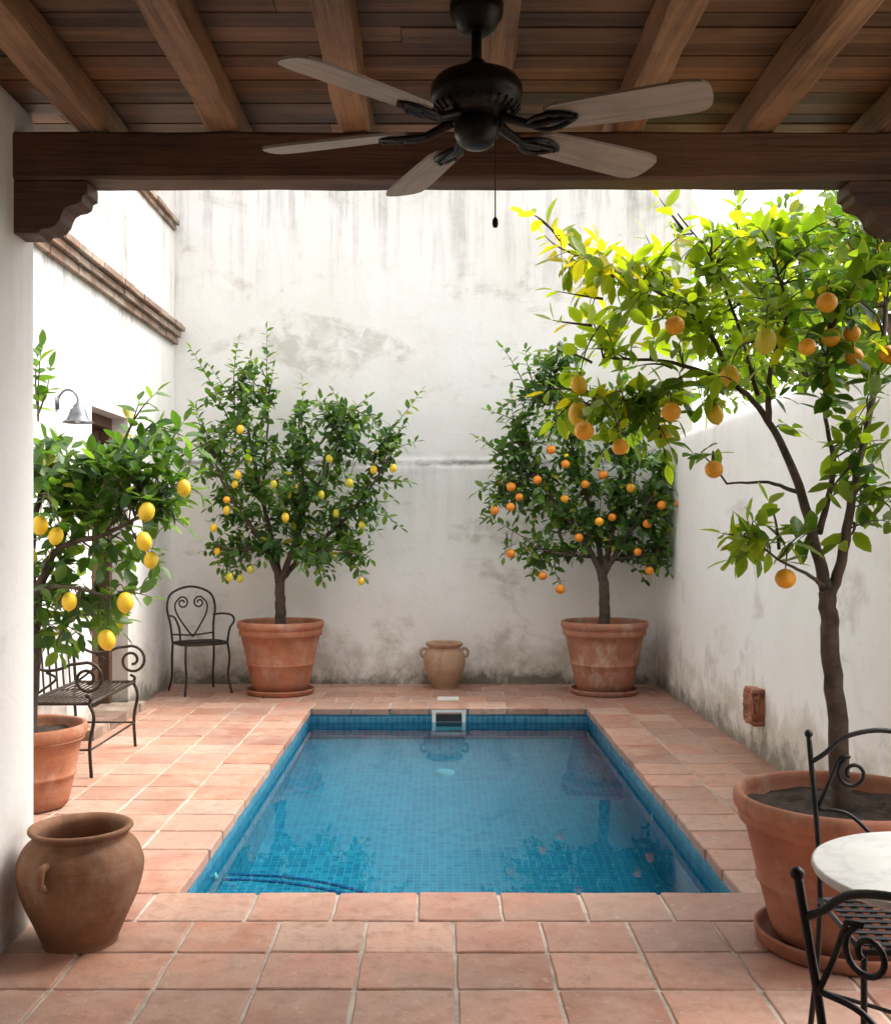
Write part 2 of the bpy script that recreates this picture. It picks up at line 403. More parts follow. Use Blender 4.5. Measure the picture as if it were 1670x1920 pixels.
for i in range(15):
    y0=PY0+i*RW; tile(cp,PX0-.31,PX0,y0,y0+RW,'R'); tile(cp,PX1,PX1+.31,y0,y0+RW,'L')
xs=[PX0-.08]+[-.08+k*.331 for k in range(-2,4)]+[PX1+.08]
for a,c in zip(xs[:-1],xs[1:]): tile(cp,a,c,4.095,PY0,'U')
n=9; ww=(PX1-PX0+.62)/n
for k in range(n): tile(cp,PX0-.31+k*ww,PX0-.31+(k+1)*ww,PY1,PY1+RW,'D')
cp.build('coping',M['tile'],pool,recalc=False)
st=MB()
def sector(mb,r0,r1,z0,z1,n=24):
    vs=[];fs=[]
    for k in range(n+1):
        a=math.pi/2*k/n
        for r,z in ((r0,z1),(r1,z1),(r1,z0)): vs.append((PX0+.004+r*math.cos(a),PY0+.004+r*math.sin(a),z))
    for k in range(n):
        for j in range(2): fs.append((k*3+j,k*3+j+1,(k+1)*3+j+1,(k+1)*3+j))
    mb.add(vs,fs)
sector(st,0.001,1.10,FZ,-.275); sector(st,1.10,1.25,FZ,-.385)
so=st.build('pool_steps',M['mosaic'],pool,uv=True)
for r,z in ((1.10,-.275),(1.02,-.275),(1.25,-.385)):
    e=MB(); sector(e,r-.022,r+.003,z-.02,z+.004); eo=e.build('step_edge',M['navy'],so,world=False,uv=True); eo.location=-V(pool.location)
sk=MB(); s0,s1,zb,z1=-.046,.238,-.185,-.014
yy=PY1
fr=.032
for (a,c,d,e) in ((s0,s1,z1-.022,z1),(s0,s1,zb,zb+.03),(s0,s0+fr,zb+.03,z1-.022),(s1-fr,s1,zb+.03,z1-.022)): sk.box(a,c,yy-.014,yy-.001,d,e)
sko=sk.build('skimmer',M['white'],pool,bevel=.002)
q=MB(); q.box(s0+fr,s1-fr,yy-.005,yy-.002,zb+.03,z1-.022); q.build('mouth_shade_panel',M['dark'],sko,world=False).location=-V(pool.location)  # flat near-black panel painted as the shade inside the skimmer opening
q=MB(); q.box(s0+fr+.005,s1-fr-.005,yy-.012,yy-.006,zb+.032,zb+.075); q.build('weir_flap',M['zinc'],sko,world=False).location=-V(pool.location)
def fz(yv): return FZ+(FZ2-FZ)*(yv-PY0)/(PY1-PY0)
q=MB(); q.lathe([(.001,.022),(.05,.022),(.075,.016),(.085,-.01)],(.05,8.05,fz(8.05)),28); q.build('drain_cover',M['drain'],pool)
for (x,yv,sg) in ((PX0,5.2,1),(PX1,6.3,-1)):
    q=MB(); 
    for rr,aa in ((.022,.006),(.012,.014)): q.tube([(x+sg*.001,yv,-.19),(x+sg*aa,yv,-.19)],rr,14)
    q.build('inlet_nozzle',M['white'],pool)
wv=MB(); wv.grid(lambda u,v:V((PX0+(PX1-PX0)*u,PY0+(PY1-PY0)*v,WZ)),2,2)
tag(wv.build('water',M['water'],recalc=False),kind='structure')
q=MB(); q.box(0,.19,9.42,9.6,-.004,.006); tag(q.build('skimmer_lid',M['white'],bevel=.002),'small white square lid set in the floor tiles behind the pool','lid')

# ------------------------------------------------------------------ walls
t=thing('courtyard_wall','tall weathered white plaster wall closing the far end of the courtyard','wall',(0,10.45,0))
b=MB()
def backf(u,v):
    x=-4+6.497*u; z=-.05+6.35*v; s=1 if z<2.14 else max(0,1-(z-2.14)/.05)
    yv=10.455-.04*s+.018*n3(x*.8,z*.8,2)+.006*n3(x*3,z*3,5)+s*.006*n3(x*6,8,z*2)
    return V((x,yv,z))
b.grid(backf,130,127); b.build('plaster_face',M['back'],t)
b=MB(); b.box(-4,2.497,10.49,10.8,-.05,6.3); b.build('wall_core',M['back'],t)
t=thing('courtyard_wall','low white plaster wall along the right side with a clay relief block','wall',(2.3,7.3,0))
b=MB()
prof=[(2.13,-.05),(2.13,.3),(2.13,.6),(2.13,.9),(2.13,1.2),(2.13,1.5),(2.13,1.8),(2.13,2.1),(2.135,2.28),(2.16,2.34),(2.22,2.37),(2.36,2.37),(2.43,2.34),(2.45,2.25),(2.45,-.05)]
ny=80; vs=[];fs=[]; m_=len(prof)
for j in range(ny+1):
    yv=4.1+(10.44-4.1)*j/ny
    for (x,z) in prof: vs.append((x+.014*n3(yv*.9,z*.9,3)+.004*n3(yv*4,z*4,6),yv,z+(.02*n3(yv*.7,4,4) if z>2 else 0)))
for j in range(ny):
    for i in range(m_-1): fs.append((j*m_+i,j*m_+i+1,(j+1)*m_+i+1,(j+1)*m_+i))
b.add(vs,fs,(1,1,1),True); b.build('plaster_face',M['right'],t)

hw=thing('house_wall','white house wall on the left with brick cornice and tall wooden door','wall',(LX,7.3,0))
b=MB(); DY0,DY1,DZ=7.93,8.86,2.43
for (a,c,d,e) in ((1.0,DY0,-.05,4.42),(DY1,10.455,-.05,4.42),(DY0,DY1,DZ,4.42)):
    b.box(LX-.35,LX,a,c,d,e)
b.build('plaster_face',M['left'],hw)
def course(mb,y0,y1,x0,x1,z0,z1,L=.25,s=0):
    yv=y0+s
    while yv<y1-.02:
        e=min(yv+L-.006,y1); k=RN.uniform(.8,1.12); c=RN.choice([(.30,.175,.12),(.33,.21,.15),(.27,.155,.105),(.36,.26,.19)])
        dx=RN.uniform(-.006,.006); mb.box(x0,x1+dx,yv,e,z0+RN.uniform(-.003,.003),z1+RN.uniform(-.003,.003),tuple(q*k for q in c)); yv+=L
b=MB()
for i,(z0,z1,o) in enumerate(((3.315,3.37,.045),(3.378,3.43,.08),(3.438,3.485,.118))): course(b,3.2,10.4,LX+.002,LX+o,z0,z1,.27,-.1*i)
b.box(LX+.002,LX+.035,3.2,10.4,3.32,3.48,(.34,.29,.24))
b.build('brick_cornice',M['brick'],hw,bevel=.004)
b=MB()
for i,(z0,z1,o) in enumerate(((4.425,4.465,.03),(4.472,4.51,.065))): course(b,3.2,10.4,LX-.3,LX+o,z0,z1,.27,-.1*i)
b.build('brick_cap',M['brick'],hw,bevel=.004)
dr=MB()
for k in range(5): dr.box(LX-.25,LX-.215,DY0+.08+k*.155,DY0+.08+k*.155+.15,.1,DZ-.1)
do=dr.build('door',M['door'],hw,bevel=.004)
q=MB(); q.box(LX-.30,LX-.13,DY0+.005,DY0+.078,.0,DZ-.005); q.box(LX-.30,LX-.13,DY1-.078,DY1-.005,0,DZ-.005); q.box(LX-.30,LX-.13,DY0+.078,DY1-.078,DZ-.09,DZ-.005)
q.build('door_frame',M['door'],do,world=False,bevel=.004).location=-V(hw.location)
q=MB(); q.tube(crom([(LX-.215,DY0+.2,1.0),(LX-.17,DY0+.2,1.0),(LX-.165,DY0+.2,1.06),(LX-.17,DY0+.2,1.12),(LX-.215,DY0+.2,1.12)]),.008); q.build('door_handle',M['iron'],do,world=False).location=-V(hw.location)
b=MB(); course(b,7.6,8.95,LX-.2,LX+.12,.0,.075,.2); b.build('door_step',M['brick'],hw,bevel=.005)

def pw(name,label,x0,x1,y0,y1,z1):
    b=MB(); b.box(x0,x1,y0,y1,-.05,z1); return tag(b.build(name,M['porch'],bevel=.025),label,'wall')
PLX=-1.545; PRX=1.9
pw('porch_wall','white plaster porch wall at left edge holding the carved corbel',PLX-.4,PLX,-.6,4.1,3.09)
pw('porch_pillar','white plaster porch pillar on the right outside the table',PRX,PRX+.22,3.6,4.09,3.09)
pw('porch_wall','unseen white plaster wall added on the right to darken the porch',PRX,PRX+.22,-.6,1.9,3.09)  # out of view, added to block side light and darken the porch
pw('porch_wall','unseen white plaster house wall added at the rear to darken the porch',-2.0,2.2,-1.0,-.61,3.09)  # out of view, put in to keep sky light off the porch

# ------------------------------------------------------------------ porch roof
pr=thing('porch_roof','dark timber porch roof with plank ceiling, rafters and heavy header beam','roof',(.15,2.0,2.78))
b=MB(); b.hewn((PLX-.2,3.95,2.868),(PRX+.15,3.95,2.868),.14,.175,30,.006); b.build('header_beam',M['beam'],pr)
YR0,YR1=-.7,4.4
for i,x in enumerate((-1.76,-1.27,-.785,-.30,.185,.70,1.18,1.67,2.1)):
    k=RN.uniform(.8,1.15); b=MB(); b.hewn((x+RN.uniform(-.01,.01),YR0,3.024),(x,YR1,3.024),RN.uniform(.1,.118),.132,32,.011,(k,k,k),i*5.1); b.build('rafter',M['rafter'],pr)
b=MB(); yv=YR0
while yv<YR1:
    wd=RN.uniform(.088,.11); xa=-1.95; cut=RN.uniform(-1.5,2)
    for (a,c) in ((xa,cut),(cut+.003,2.3)):
        k=RN.uniform(.5,1.3); kk=RN.uniform(.93,1.06); b.box(a,c,yv,yv+wd-.006,3.091+RN.uniform(0,.005),3.112,(k*kk,k,k*(2-kk)))
    yv+=wd
b.build('ceiling_boards',M['board'],pr)
b=MB(); b.box(-1.95,2.3,YR0-.02,YR1+.02,3.116,3.2); b.build('roof_deck',M['beam'],pr)
cpf=[(0,0),(.268,0),(.268,-.045),(.252,-.053),(.247,-.075),(.228,-.086),(.205,-.09),(.186,-.101),(.175,-.12),(.168,-.143),(.15,-.163),(.125,-.174),(.10,-.177),(.088,-.192),(-.03,-.192)]
for sg,ox,ext in ((1,PLX,0),(-1,PRX,.13)):
    b=MB(); pts=[(ox+sg*(x+(ext if x>.01 else 0)),2.777+z) for x,z in cpf]; b.prism(pts,3.89,4.015); b.build('corbel',M['beam'],pr,bevel=.003)

# ------------------------------------------------------------------ ceiling fan
fx,fy=.108,2.95
fan=thing('ceiling_fan','dark bronze ceiling fan with five greyish wooden blades and pull chain','ceiling fan',(fx,fy,2.955))
b=MB(); b.lathe([(.001,-.078),(.035,-.078),(.05,-.07),(.06,-.05),(.073,-.03),(.075,-.0),(.001,0)],(0,0,0),36); b.build('ceiling_canopy',M['fan'],fan,world=False)
b=MB(); b.tube([(0,0,-.07),(0,0,-.19)],.0145,14); b.lathe([(.03,-.19),(.03,-.165),(.02,-.155),(.0145,-.15)],(0,0,0),20); b.build('downrod',M['fan'],fan,world=False)
b=MB(); b.lathe([(.001,-.185),(.04,-.188),(.085,-.195),(.112,-.208),(.126,-.228),(.128,-.25),(.125,-.268),(.118,-.275),(.12,-.285),(.108,-.30),(.08,-.312),(.06,-.318),(.001,-.318)],(0,0,0),48)
for k in range(30):
    a=2*math.pi*k/30; b.tube([(.1*math.cos(a),.1*math.sin(a),-.309),(.12*math.cos(a),.12*math.sin(a),-.286)],.004,5)
b.build('motor_housing',M['fan'],fan,world=False)
b=MB(); b.lathe([(.056,-.316),(.061,-.325),(.062,-.36),(.055,-.372),(.05,-.383),(.037,-.393),(.015,-.398),(.001,-.398)],(0,0,0),36); b.build('switch_housing',M['fan'],fan,world=False)
for ang in (223,163,111,32,-21):
    bl=MB(); out=[]
    for u,wv_ in ((0,.042),(.03,.055),(.15,.062),(.3,.068),(.38,.070),(.415,.062),(.43,.045),(.436,.02)): out.append((.2+u,wv_))
    ol=out+[(x,-w_) for x,w_ in out[::-1]]; n=len(ol); pit=rad(-12)
    def tp(x,yv,z): return (x,yv*math.cos(pit)-z*math.sin(pit),-.338+yv*math.sin(pit)+z*math.cos(pit))
    vs=[tp(x,yv,-.004) for x,yv in ol]+[tp(x,yv,.004) for x,yv in ol]
    bl.add(vs,[tuple(range(n)),tuple(range(2*n-1,n-1,-1))]+[(i,(i+1)%n,(i+1)%n+n,i+n) for i in range(n)])
    o=bl.build('blade',M['blade'],fan,world=False); o.rotation_euler=(0,0,rad(ang))
    ar=MB(); ar.tube(crom([(.07,0,-.318),(.11,0,-.335),(.16,0,-.352),(.21,0,-.35)]),[.015,.010],8)
    for s in (-1,1): ar.tube(crom([(.14,0,-.348),(.18,s*.03,-.352-s*.006),(.23,s*.03,-.35-s*.007),(.275,s*.012,-.347)]),.007,8)
    ar.tube(crom([(.2,0,-.35),(.24,0,-.349),(.285,0,-.347)]),.008,8)
    for px_,py_ in ((.23,.03),(.23,-.03),(.27,0)): ar.ball((px_,py_,-.352-py_*.19),.008,6)
    ar.build('blade_arm',M['fan'],o,world=False)
b=MB()
b.tube([(.05,-.03,-.38),(.05,-.03,-.60)],.0016,5)
for k in range(40): b.ball((.05,-.03,-.395-k*.0053),.0024,4)
b.lathe([(.001,-.625),(.006,-.624),(.0085,-.615),(.0075,-.603),(.003,-.596),(.001,-.596)],(.05,-.03,0),12); b.build('pull_chain',M['fan'],fan,world=False)

# ------------------------------------------------------------------ wall lantern
t=thing('wall_lantern','grey metal bell shaded lantern on curved bracket on the left wall','lantern',(LX,7.2,2.3))
b=MB(); b.tube(crom([(.0,0,.05),(.02,0,.11),(.06,0,.15),(.11,0,.14),(.14,0,.1),(.145,0,.055)]),.008); b.lathe([(.001,.0),(.03,0),(.03,.09),(.001,.09)],(-.012,0,.02),16); b.build('bracket',M['zinc'],t,world=False)
b=MB(); b.lathe([(.012,.07),(.018,.055),(.03,.05),(.033,.03),(.05,.02),(.062,-.02),(.075,-.05),(.1,-.066),(.102,-.072),(.092,-.068),(.07,-.05),(.055,-.02),(.03,.01)],(.145,0,0),28); b.build('lamp_shade',M['zinc'],t,world=False)
b=MB(); b.ball((.145,0,-.045),.028,10); b.build('bulb',M['bulb'],t,world=False)

# ------------------------------------------------------------------ pots and jars
def pot(label,loc,r,h,rb,mat,n=64,wob=.012,soilz=.86,seed=0):
    t=thing('terracotta_pot',label,'pot',loc); b=MB()
    rim=h*.80
    def bod(z): return rb+(r*.9-rb)*(z/rim)**.9
    pr=[(.001,0),(rb*.9,0),(rb,.012)]
    for k in range(1,6): z=rim*k/6*.98; pr.append((bod(z),z))
    zb=rim*.5; 
    pr=[p for p in pr if not (zb-.03<p[1]<zb+.03 and p[0]>.01)]
    pr+=[(bod(zb-.018),zb-.018),(bod(zb)+.006,zb-.008),(bod(zb)+.008,zb),(bod(zb)+.006,zb+.008),(bod(zb+.018),zb+.018)]
    pr.sort(key=lambda p:(p[1],p[0]))
    pr+=[(bod(rim*.985),rim*.985),(r*.945,rim),(r*.955,rim+.015),(r*.955,h-.085),(r*.945,h-.075),(r*.965,h-.068),(r*.99,h-.055),(r,h-.035),(r*.995,h-.014),(r*.975,h-.003),(r*.95,h),(r*.915,h-.008),(r*.895,h-.03),(r*.87,h-.1),(r*.82,h*soilz-.03)]
    b.lathe(pr,(0,0,0),n,(1,1,1),wob,seed); b.build('pot_body',mat,t,world=False)
    s=MB(); vs=[];fs=[];rg=14;sg=48
    for i in range(rg+1):
        for k in range(sg):
            a=2*math.pi*k/sg; q=r*.885*i/rg; x=q*math.cos(a);yv=q*math.sin(a); vs.append((x,yv,h*soilz+.02*n3(x*9+seed,yv*9,1)+.03*n3(x*30,yv*30,seed)*.5+.02*(1-i/rg)))
    for i in range(rg):
        for k in range(sg): fs.append((i*sg+k,i*sg+(k+1)%sg,(i+1)*sg+(k+1)%sg,(i+1)*sg+k))
    s.add(vs,fs,(1,1,1),True); s.build('soil',M['soil'],t,world=False)
    return t
def saucer(label,loc,r,mat,h=.05):
    b=MB(); b.lathe([(.001,0),(r*.93,0),(r*.97,.008),(r,h-.012),(r*1.0,h-.003),(r*.98,h),(r*.95,h-.004),(r*.92,.02),(.001,.018)],(0,0,0),56,(1,1,1),.01,r)
    o=b.build('plant_saucer',mat,world=False); o.location=loc; return tag(o,label,'saucer')
BL=V((-1.448,9.85,0)); BR=V((1.54,9.85,0)); FR=V((1.475,3.87,0)); FLP=V((-2.235,5.8,0))
saucer('terracotta saucer under the left pot at the back wall',BL,.315,M['potA']); pot('terracotta pot holding the lemon tree by the back wall, left of the small jar',BL+V((0,0,.02)),.40,.65,.245,M['potA'],seed=2)
saucer('terracotta saucer under the white-bloomed pot at the back wall',BR,.315,M['potB']); pot('white-bloomed terracotta pot holding the orange tree in the right back corner',BR+V((0,0,.02)),.40,.65,.245,M['potB'],seed=7)
saucer('large terracotta saucer on the floor beside the table',FR,.315,M['potC'],.06); pot('large terracotta pot with thick rim in the right foreground',FR+V((0,0,.022)),.39,.525,.245,M['potC'],96,.008,.88,4)
pot('terracotta pot half hidden behind the left porch wall',FLP,.32,.45,.215,M['potA'],seed=9)
def jar(label,loc,prof,mat,handles,seed,n=64):
    t=thing('clay_jar',label,'jar',loc); b=MB(); b.lathe(prof,(0,0,0),n,(1,1,1),.03,seed); b.build('jar_body',mat,t,world=False)
    for pts,r in handles:
        h=MB(); h.tube(crom(pts),r,10); h.build('handle',mat,t,world=False)
J1=crom([V((.001,0,0)),V((.125,0,0)),V((.135,0,.012)),V((.165,0,.08)),V((.205,0,.17)),V((.224,0,.25)),V((.222,0,.30)),V((.2,0,.35)),V((.172,0,.378)),V((.166,0,.39)),V((.176,0,.402)),V((.185,0,.412)),V((.182,0,.422)),V((.168,0,.422)),V((.152,0,.40)),V((.16,0,.36)),V((.19,0,.27)),V((.16,0,.1)),V((.11,0,.03)),V((.001,0,.025))],3)
a=rad(-103); ca,sa=math.cos(a),math.sin(a)
jar('squat brown clay jar on the tiles beside the left porch wall',(-1.305,3.9,0),[(max(p.x,.0008),p.z) for p in J1],M['jarA'],
    [([(ca*.205,sa*.205,.335),(ca*.238,sa*.238,.332),(ca*.252,sa*.252,.305),(ca*.248,sa*.248,.275),(ca*.215,sa*.215,.255)],.014)],3)
J2=crom([V((.001,0,0)),V((.11,0,0)),V((.12,0,.012)),V((.155,0,.1)),V((.192,0,.2)),V((.2,0,.28)),V((.185,0,.34)),V((.158,0,.375)),V((.15,0,.39)),V((.165,0,.40)),V((.178,0,.42)),V((.176,0,.435)),V((.16,0,.435)),V((.14,0,.41)),V((.15,0,.36)),V((.16,0,.2)),V((.1,0,.04)),V((.001,0,.03))],3)
jar('small tan clay jar with two handles against the back wall',(.066,10.17,0),[(max(p.x,.0008),p.z) for p in J2],M['jarB'],
    [([(s*.165,0,.37),(s*.205,0,.375),(s*.225,0,.345),(s*.218,0,.31),(s*.195,0,.29)],.014) for s in (-1,1)],8,48)

# terracotta relief on the right wall
bm=bmesh.new(); bmesh.ops.create_cube(bm,size=1); bmesh.ops.bevel(bm,geom=list(bm.edges),offset=.07,segments=2,affect='EDGES'); bmesh.ops.subdivide_edges(bm,edges=list(bm.edges),cuts=13,use_grid_fill=True)
for v_ in bm.verts:
    c=v_.co; c.x*=.10;c.y*=.20;c.z*=.24
    d=n3(c.y*17+3,c.z*17,4.2); d2=n3(c.y*38,c.z*38,3); d3=n3(c.y*9,c.z*9,c.x*9)
    fx_=-1 if c.x<-.02 else 0; fy_=-1 if c.y<-.08 else 0
    if fx_: 
        e=max(abs(c.y)/.10,abs(c.z)/.12)
        if e<.74: c.x+=.03-.055*max(0,d+.05)-.02*d2
        else: c.x+=-.010*d-.006*d2
    if fy_:
        e=max(abs(c.x)/.05,abs(c.z)/.12); dd=n3(c.x*30,c.z*20,9)
        if e<.78: c.y+=.03-.05*max(0,dd+.1)
    c.y+=.010*d3+.004*d2; c.z+=.010*n3(c.y*9,c.z*9,7+c.x*9)
me=D.meshes.new('clay_relief'); bm.to_mesh(me); bm.free(); me.materials.append(M['relief']); o=D.objects.new('clay_relief',me); COL.objects.link(o); o.location=(2.09,7.02,.345)
tag(o,'weathered terracotta relief block set into the right wall near the floor','relief')

# ------------------------------------------------------------------ iron furniture
def part(name,curves,mat,t,balls=()):
    b=MB()
    for pts,r in curves: b.tube(pts,r,8)
    for c,r in balls: b.ball(c,r,8)
    return b.build(name,mat,t,world=False)
def heart_chair(label,loc,rz):
    t=thing('iron_chair',label,'chair',loc,rz); m=M['iron']
    ring=[V((.225*math.copysign(abs(math.cos(a))**.6,math.cos(a)),.205*math.copysign(abs(math.sin(a))**.6,math.sin(a)),.46)) for a in [2*math.pi*k/40 for k in range(41)]]
    cv=[(ring,.011)]
    for k in range(-5,6): 
        x=k*.036; cv.append(([V((x,-.2,.462)),V((x,.2,.462))],.006))
    for yv in (-.1,.03,.14): cv.append(([V((-.2,yv,.456)),V((.2,yv,.456))],.006))
    part('seat',cv,m,t)
    for sx in (-1,1):
        part('leg',[(crom([(sx*.2,-.17,.46),(sx*.21,-.19,.33),(sx*.2,-.18,.16),(sx*.225,-.215,.0)]),.011)],m,t)
        part('leg',[(crom([(sx*.2,.18,.46),(sx*.205,.19,.3),(sx*.2,.2,.15),(sx*.22,.24,.0)]),.011)],m,t)
        part('armrest',[(crom([(sx*.21,.22,.7),(sx*.255,.1,.715),(sx*.275,-.08,.71),(sx*.27,-.15,.66),(sx*.24,-.12,.59),(sx*.225,-.1,.46)]),.010)],m,t)
    hoop=crom([(-.2,.19,.46),(-.21,.215,.62),(-.235,.24,.78),(-.185,.26,.91),(0,.27,.97),(.185,.26,.91),(.235,.24,.78),(.21,.215,.62),(.2,.19,.46)],6)
    cv=[(hoop,.011)]
    for s in (-1,1):
        h=crom([(0,.2,.5),(s*.06,.21,.58),(s*.145,.23,.72),(s*.155,.245,.81),(s*.1,.255,.875)],6)
        cv.append((h[:-1]+[V((s*.082+ (-s)*(.058-.042*i/24)*math.sin(2*math.pi*1.3*i/24-.25),.252,.818+(.058-.042*i/24)*math.cos(2*math.pi*1.3*i/24-.25))) for i in range(25)],.008))
    cv.append((crom([(-.2,.2,.53),(0,.203,.515),(.2,.2,.53)]),.008))
    part('backrest',cv,m,t); return t
heart_chair('wrought iron armchair with heart scroll back in the far left corner',(-2.2,9.9,0),rad(33))

def bistro_chair(label,loc,rz):
    t=thing('bistro_chair',label,'chair',loc,rz); m=M['blackiron']
    cv=[([V((-.195,-.19,.45)),V((.195,-.19,.45)),V((.195,.19,.45)),V((-.195,.19,.45)),V((-.195,-.19,.45))],.008)]
    part('seat_frame',cv,m,t)
    b=MB()
    for k in range(-4,5):
        b.box(k*.04-.009,k*.04+.009,-.185,.185,.452,.456); b.box(-.185,.185,k*.04-.009,k*.04+.009,.4575,.4605)
    b.build('seat',m,t,world=False)
    for s in (-1,1):
        part('leg',[(crom([(s*.19,-.185,.45),(s*.195,-.2,.25),(s*.205,-.225,0)]),.0085)],m,t)
        part('leg',[(crom([(s*.19,.19,.45),(s*.195,.21,.25),(s*.205,.26,0)]),.0085)],m,t)
        part('back_post',[(crom([(s*.19,.19,.45),(s*.193,.205,.62),(s*.2,.24,.80),(s*.203,.262,.90)]),.008)],m,t,[((s*.203,.264,.908),.0125)])
    def by(z): return .19+.072*((z-.45)/.45)**1.6
    cv=[(crom([(-.2,by(.83),.83),(-.16,by(.85),.855),(-.1,by(.9),.90),(0,by(.92),.92),(.1,by(.9),.90),(.16,by(.85),.855),(.2,by(.83),.83)]),.0075),
        ([V((-.193,by(.6),.58)),V((.193,by(.6),.58))],.0065)]
    for s in (-1,1):
        cv.append((crom([(s*.19,by(.72),.70),(s*.165,by(.7),.76),(s*.12,by(.83),.845)],5)+[V((s*(.085+(.047-.032*i/26)*math.cos(math.pi*.45-2*math.pi*1.35*i/26)),by(.8),.80+(.047-.032*i/26)*math.sin(math.pi*.45-2*math.pi*1.35*i/26))) for i in range(27)],.0058))
        cv.append((crom([(s*.01,by(.6),.59),(s*.05,by(.66),.64),(s*.11,by(.7),.69),(s*.19,by(.72),.70)]),.0058))
    part('backrest',cv,m,t)
    part('stretcher',[(crom([(-.2,-.21,.18),(0,-.0,.2),(.2,.225,.18)]),.006),(crom([(.2,-.21,.18),(0,-.0,.2),(-.2,.225,.18)]),.006)],m,t)
    return t
bistro_chair('black iron bistro chair between the marble table and the large pot',(1.265,2.83,0),rad(-4))
bistro_chair('black iron bistro chair nearest the camera in the lower right corner',(.953,1.825,0),rad(125))
t=thing('bistro_table','round white marble topped bistro table at the right edge','table',(1.2,2.44,0))
b=MB(); b.lathe([(.001,.695),(.308,.695),(.322,.70),(.327,.71),(.325,.719),(.319,.722),(.001,.722)],(0,0,0),72); b.build('tabletop',M['marble'],t,world=False)
part('pedestal',[([V((0,0,.1)),V((0,0,.69))],.022),([V((-.2,0,.685)),V((.2,0,.685))],.01),([V((0,-.2,.685)),V((0,.2,.685))],.01)],M['blackiron'],t)
for k in range(3):
    a=k*2.094+.5; c,s=math.cos(a),math.sin(a); part('leg',[(crom([(0,0,.3),(c*.05,s*.05,.2),(c*.18,s*.18,.1),(c*.24,s*.24,.0)]),.014)],M['blackiron'],t)

bt=thing('iron_bench','small wrought iron bench with scroll arms against the left wall','bench',(-2.3,6.93,0)); m=M['iron']
x0,x1,y0,y1=-.21,.2,-.47,.47
b=MB()
for k in range(12):
    x=x0+.02+k*(x1-x0-.04)/11; b.tube(crom([(x,y0,.455),(x,0,.447),(x,y1,.455)]),.006,6)
b.tube([V((x0,y0,.45)),V((x1,y0,.45)),V((x1,y1,.45)),V((x0,y1,.45)),V((x0,y0,.45))],.011,8)
for yv in (-.16,.16): b.tube([V((x0,yv,.44)),V((x1,yv,.44))],.006,6)
b.build('seat',m,bt,world=False)
for yv in (y0,y1):
    part('leg',[(crom([(x1-.01,yv,.45),(x1+.02,yv,.36),(x1-.005,yv,.2),(x1+.005,yv,0)]),.011)],m,bt)
    part('leg',[(crom([(x0+.01,yv,.45),(x0-.01,yv,.36),(x0,yv,.2),(x0-.02,yv,0)]),.011)],m,bt)
    sp=[V((x1-.02+(.10-.075*i/30)*math.sin(2*math.pi*1.5*i/30),yv,.60+(.10-.075*i/30)*math.cos(2*math.pi*1.5*i/30))) for i in range(31)]
    part('armrest',[(crom([(x0,yv,.72),(x0+.1,yv,.66),(x0+.2,yv,.655),(x1-.1,yv,.695)],6)[:-1]+sp,.010),(crom([(x1-.03,yv,.50),(x1-.0,yv,.48),(x1-.01,yv,.45)]),.010),
      (crom([(x0+.02,yv,.46),(x0+.1,yv,.52),(x0+.2,yv,.6),(x0+.14,yv,.64)]),.008)],m,bt)
part('stretcher',[([V((x1,y0,.17)),V((x1,y1,.17))],.007),([V((x0,y0,.17)),V((x1,y0,.17))],.007),([V((x0,y1,.17)),V((x1,y1,.17))],.007)],m,bt)
cv=[(crom([(x0,y0,.45),(x0-.02,y0,.7),(x0-.03,y0+.1,.82),(x0-.03,0,.86),(x0-.03,y1-.1,.82),(x0-.02,y1,.7),(x0,y1,.45)]),.011)]
for k in range(-3,4): cv.append((crom([(x0,k*.12,.46),(x0-.02,k*.12+.02,.65),(x0-.03,k*.12,.83)]),.007))
part('backrest',cv,m,bt)

# ------------------------------------------------------------------ trees
def fruit_mesh(name,mat,lemon):
    b=MB(); n=14; pr=[]
    for i in range(n+1):
        a=math.pi*i/n; z=-math.cos(a); r=math.sin(a)
        if lemon: z*=1.18; 
        if lemon and i==0: z-=.16
        if lemon and i==1: r*=.55; z-=.06
        if lemon and i==n-1: r*=.8
        pr.append((max(r,1e-3),z))
    b.lathe(pr,(0,0,0),18,(1,1,1),.04,1.0); o=b.build(name,mat); me=o.data; D.objects.remove(o); return me
FM={'lemon':fruit_mesh('lemon',M['lemon'],True),'lime':fruit_mesh('green_lemon',M['lime'],True),'orange':fruit_mesh('orange',M['orange'],False),'amber':fruit_mesh('orange',M['amber'],False)}
FNAME={'lemon':'lemon','lime':'lemon','orange':'orange','amber':'orange'}
class Leaves:
    def __init__(s): s.v=[];s.f=[];s.c=[]
    def leaf(s,p,t,nrm,L,W,col,r):
        t=t.normalized(); sd=t.cross(nrm)
        if sd.length<1e-4: sd=t.orthogonal()
        sd.normalize(); n=sd.cross(t).normalized(); o=len(s.v); fo=r.uniform(.05,.4); cu=r.uniform(-.05,.28)
        def q(u,w): return p+t*(L*u)+sd*(W*.5*w)+n*(W*.5*abs(w)*fo-L*cu*u*u)
        s.v+=[q(0,0),q(.22,-.72),q(.22,0),q(.22,.72),q(.52,-1),q(.52,0),q(.52,1),q(.82,-.58),q(.82,0),q(.82,.58),q(1.0,0)]
        s.f+=[tuple(o+i for i in f) for f in ((0,2,1),(0,3,2),(1,2,5,4),(2,3,6,5),(4,5,8,7),(5,6,9,8),(7,8,10),(8,9,10))]
        d=tuple(x*.85 for x in col); s.c+=[col,col,d,col,col,d,col,col,d,col,col]
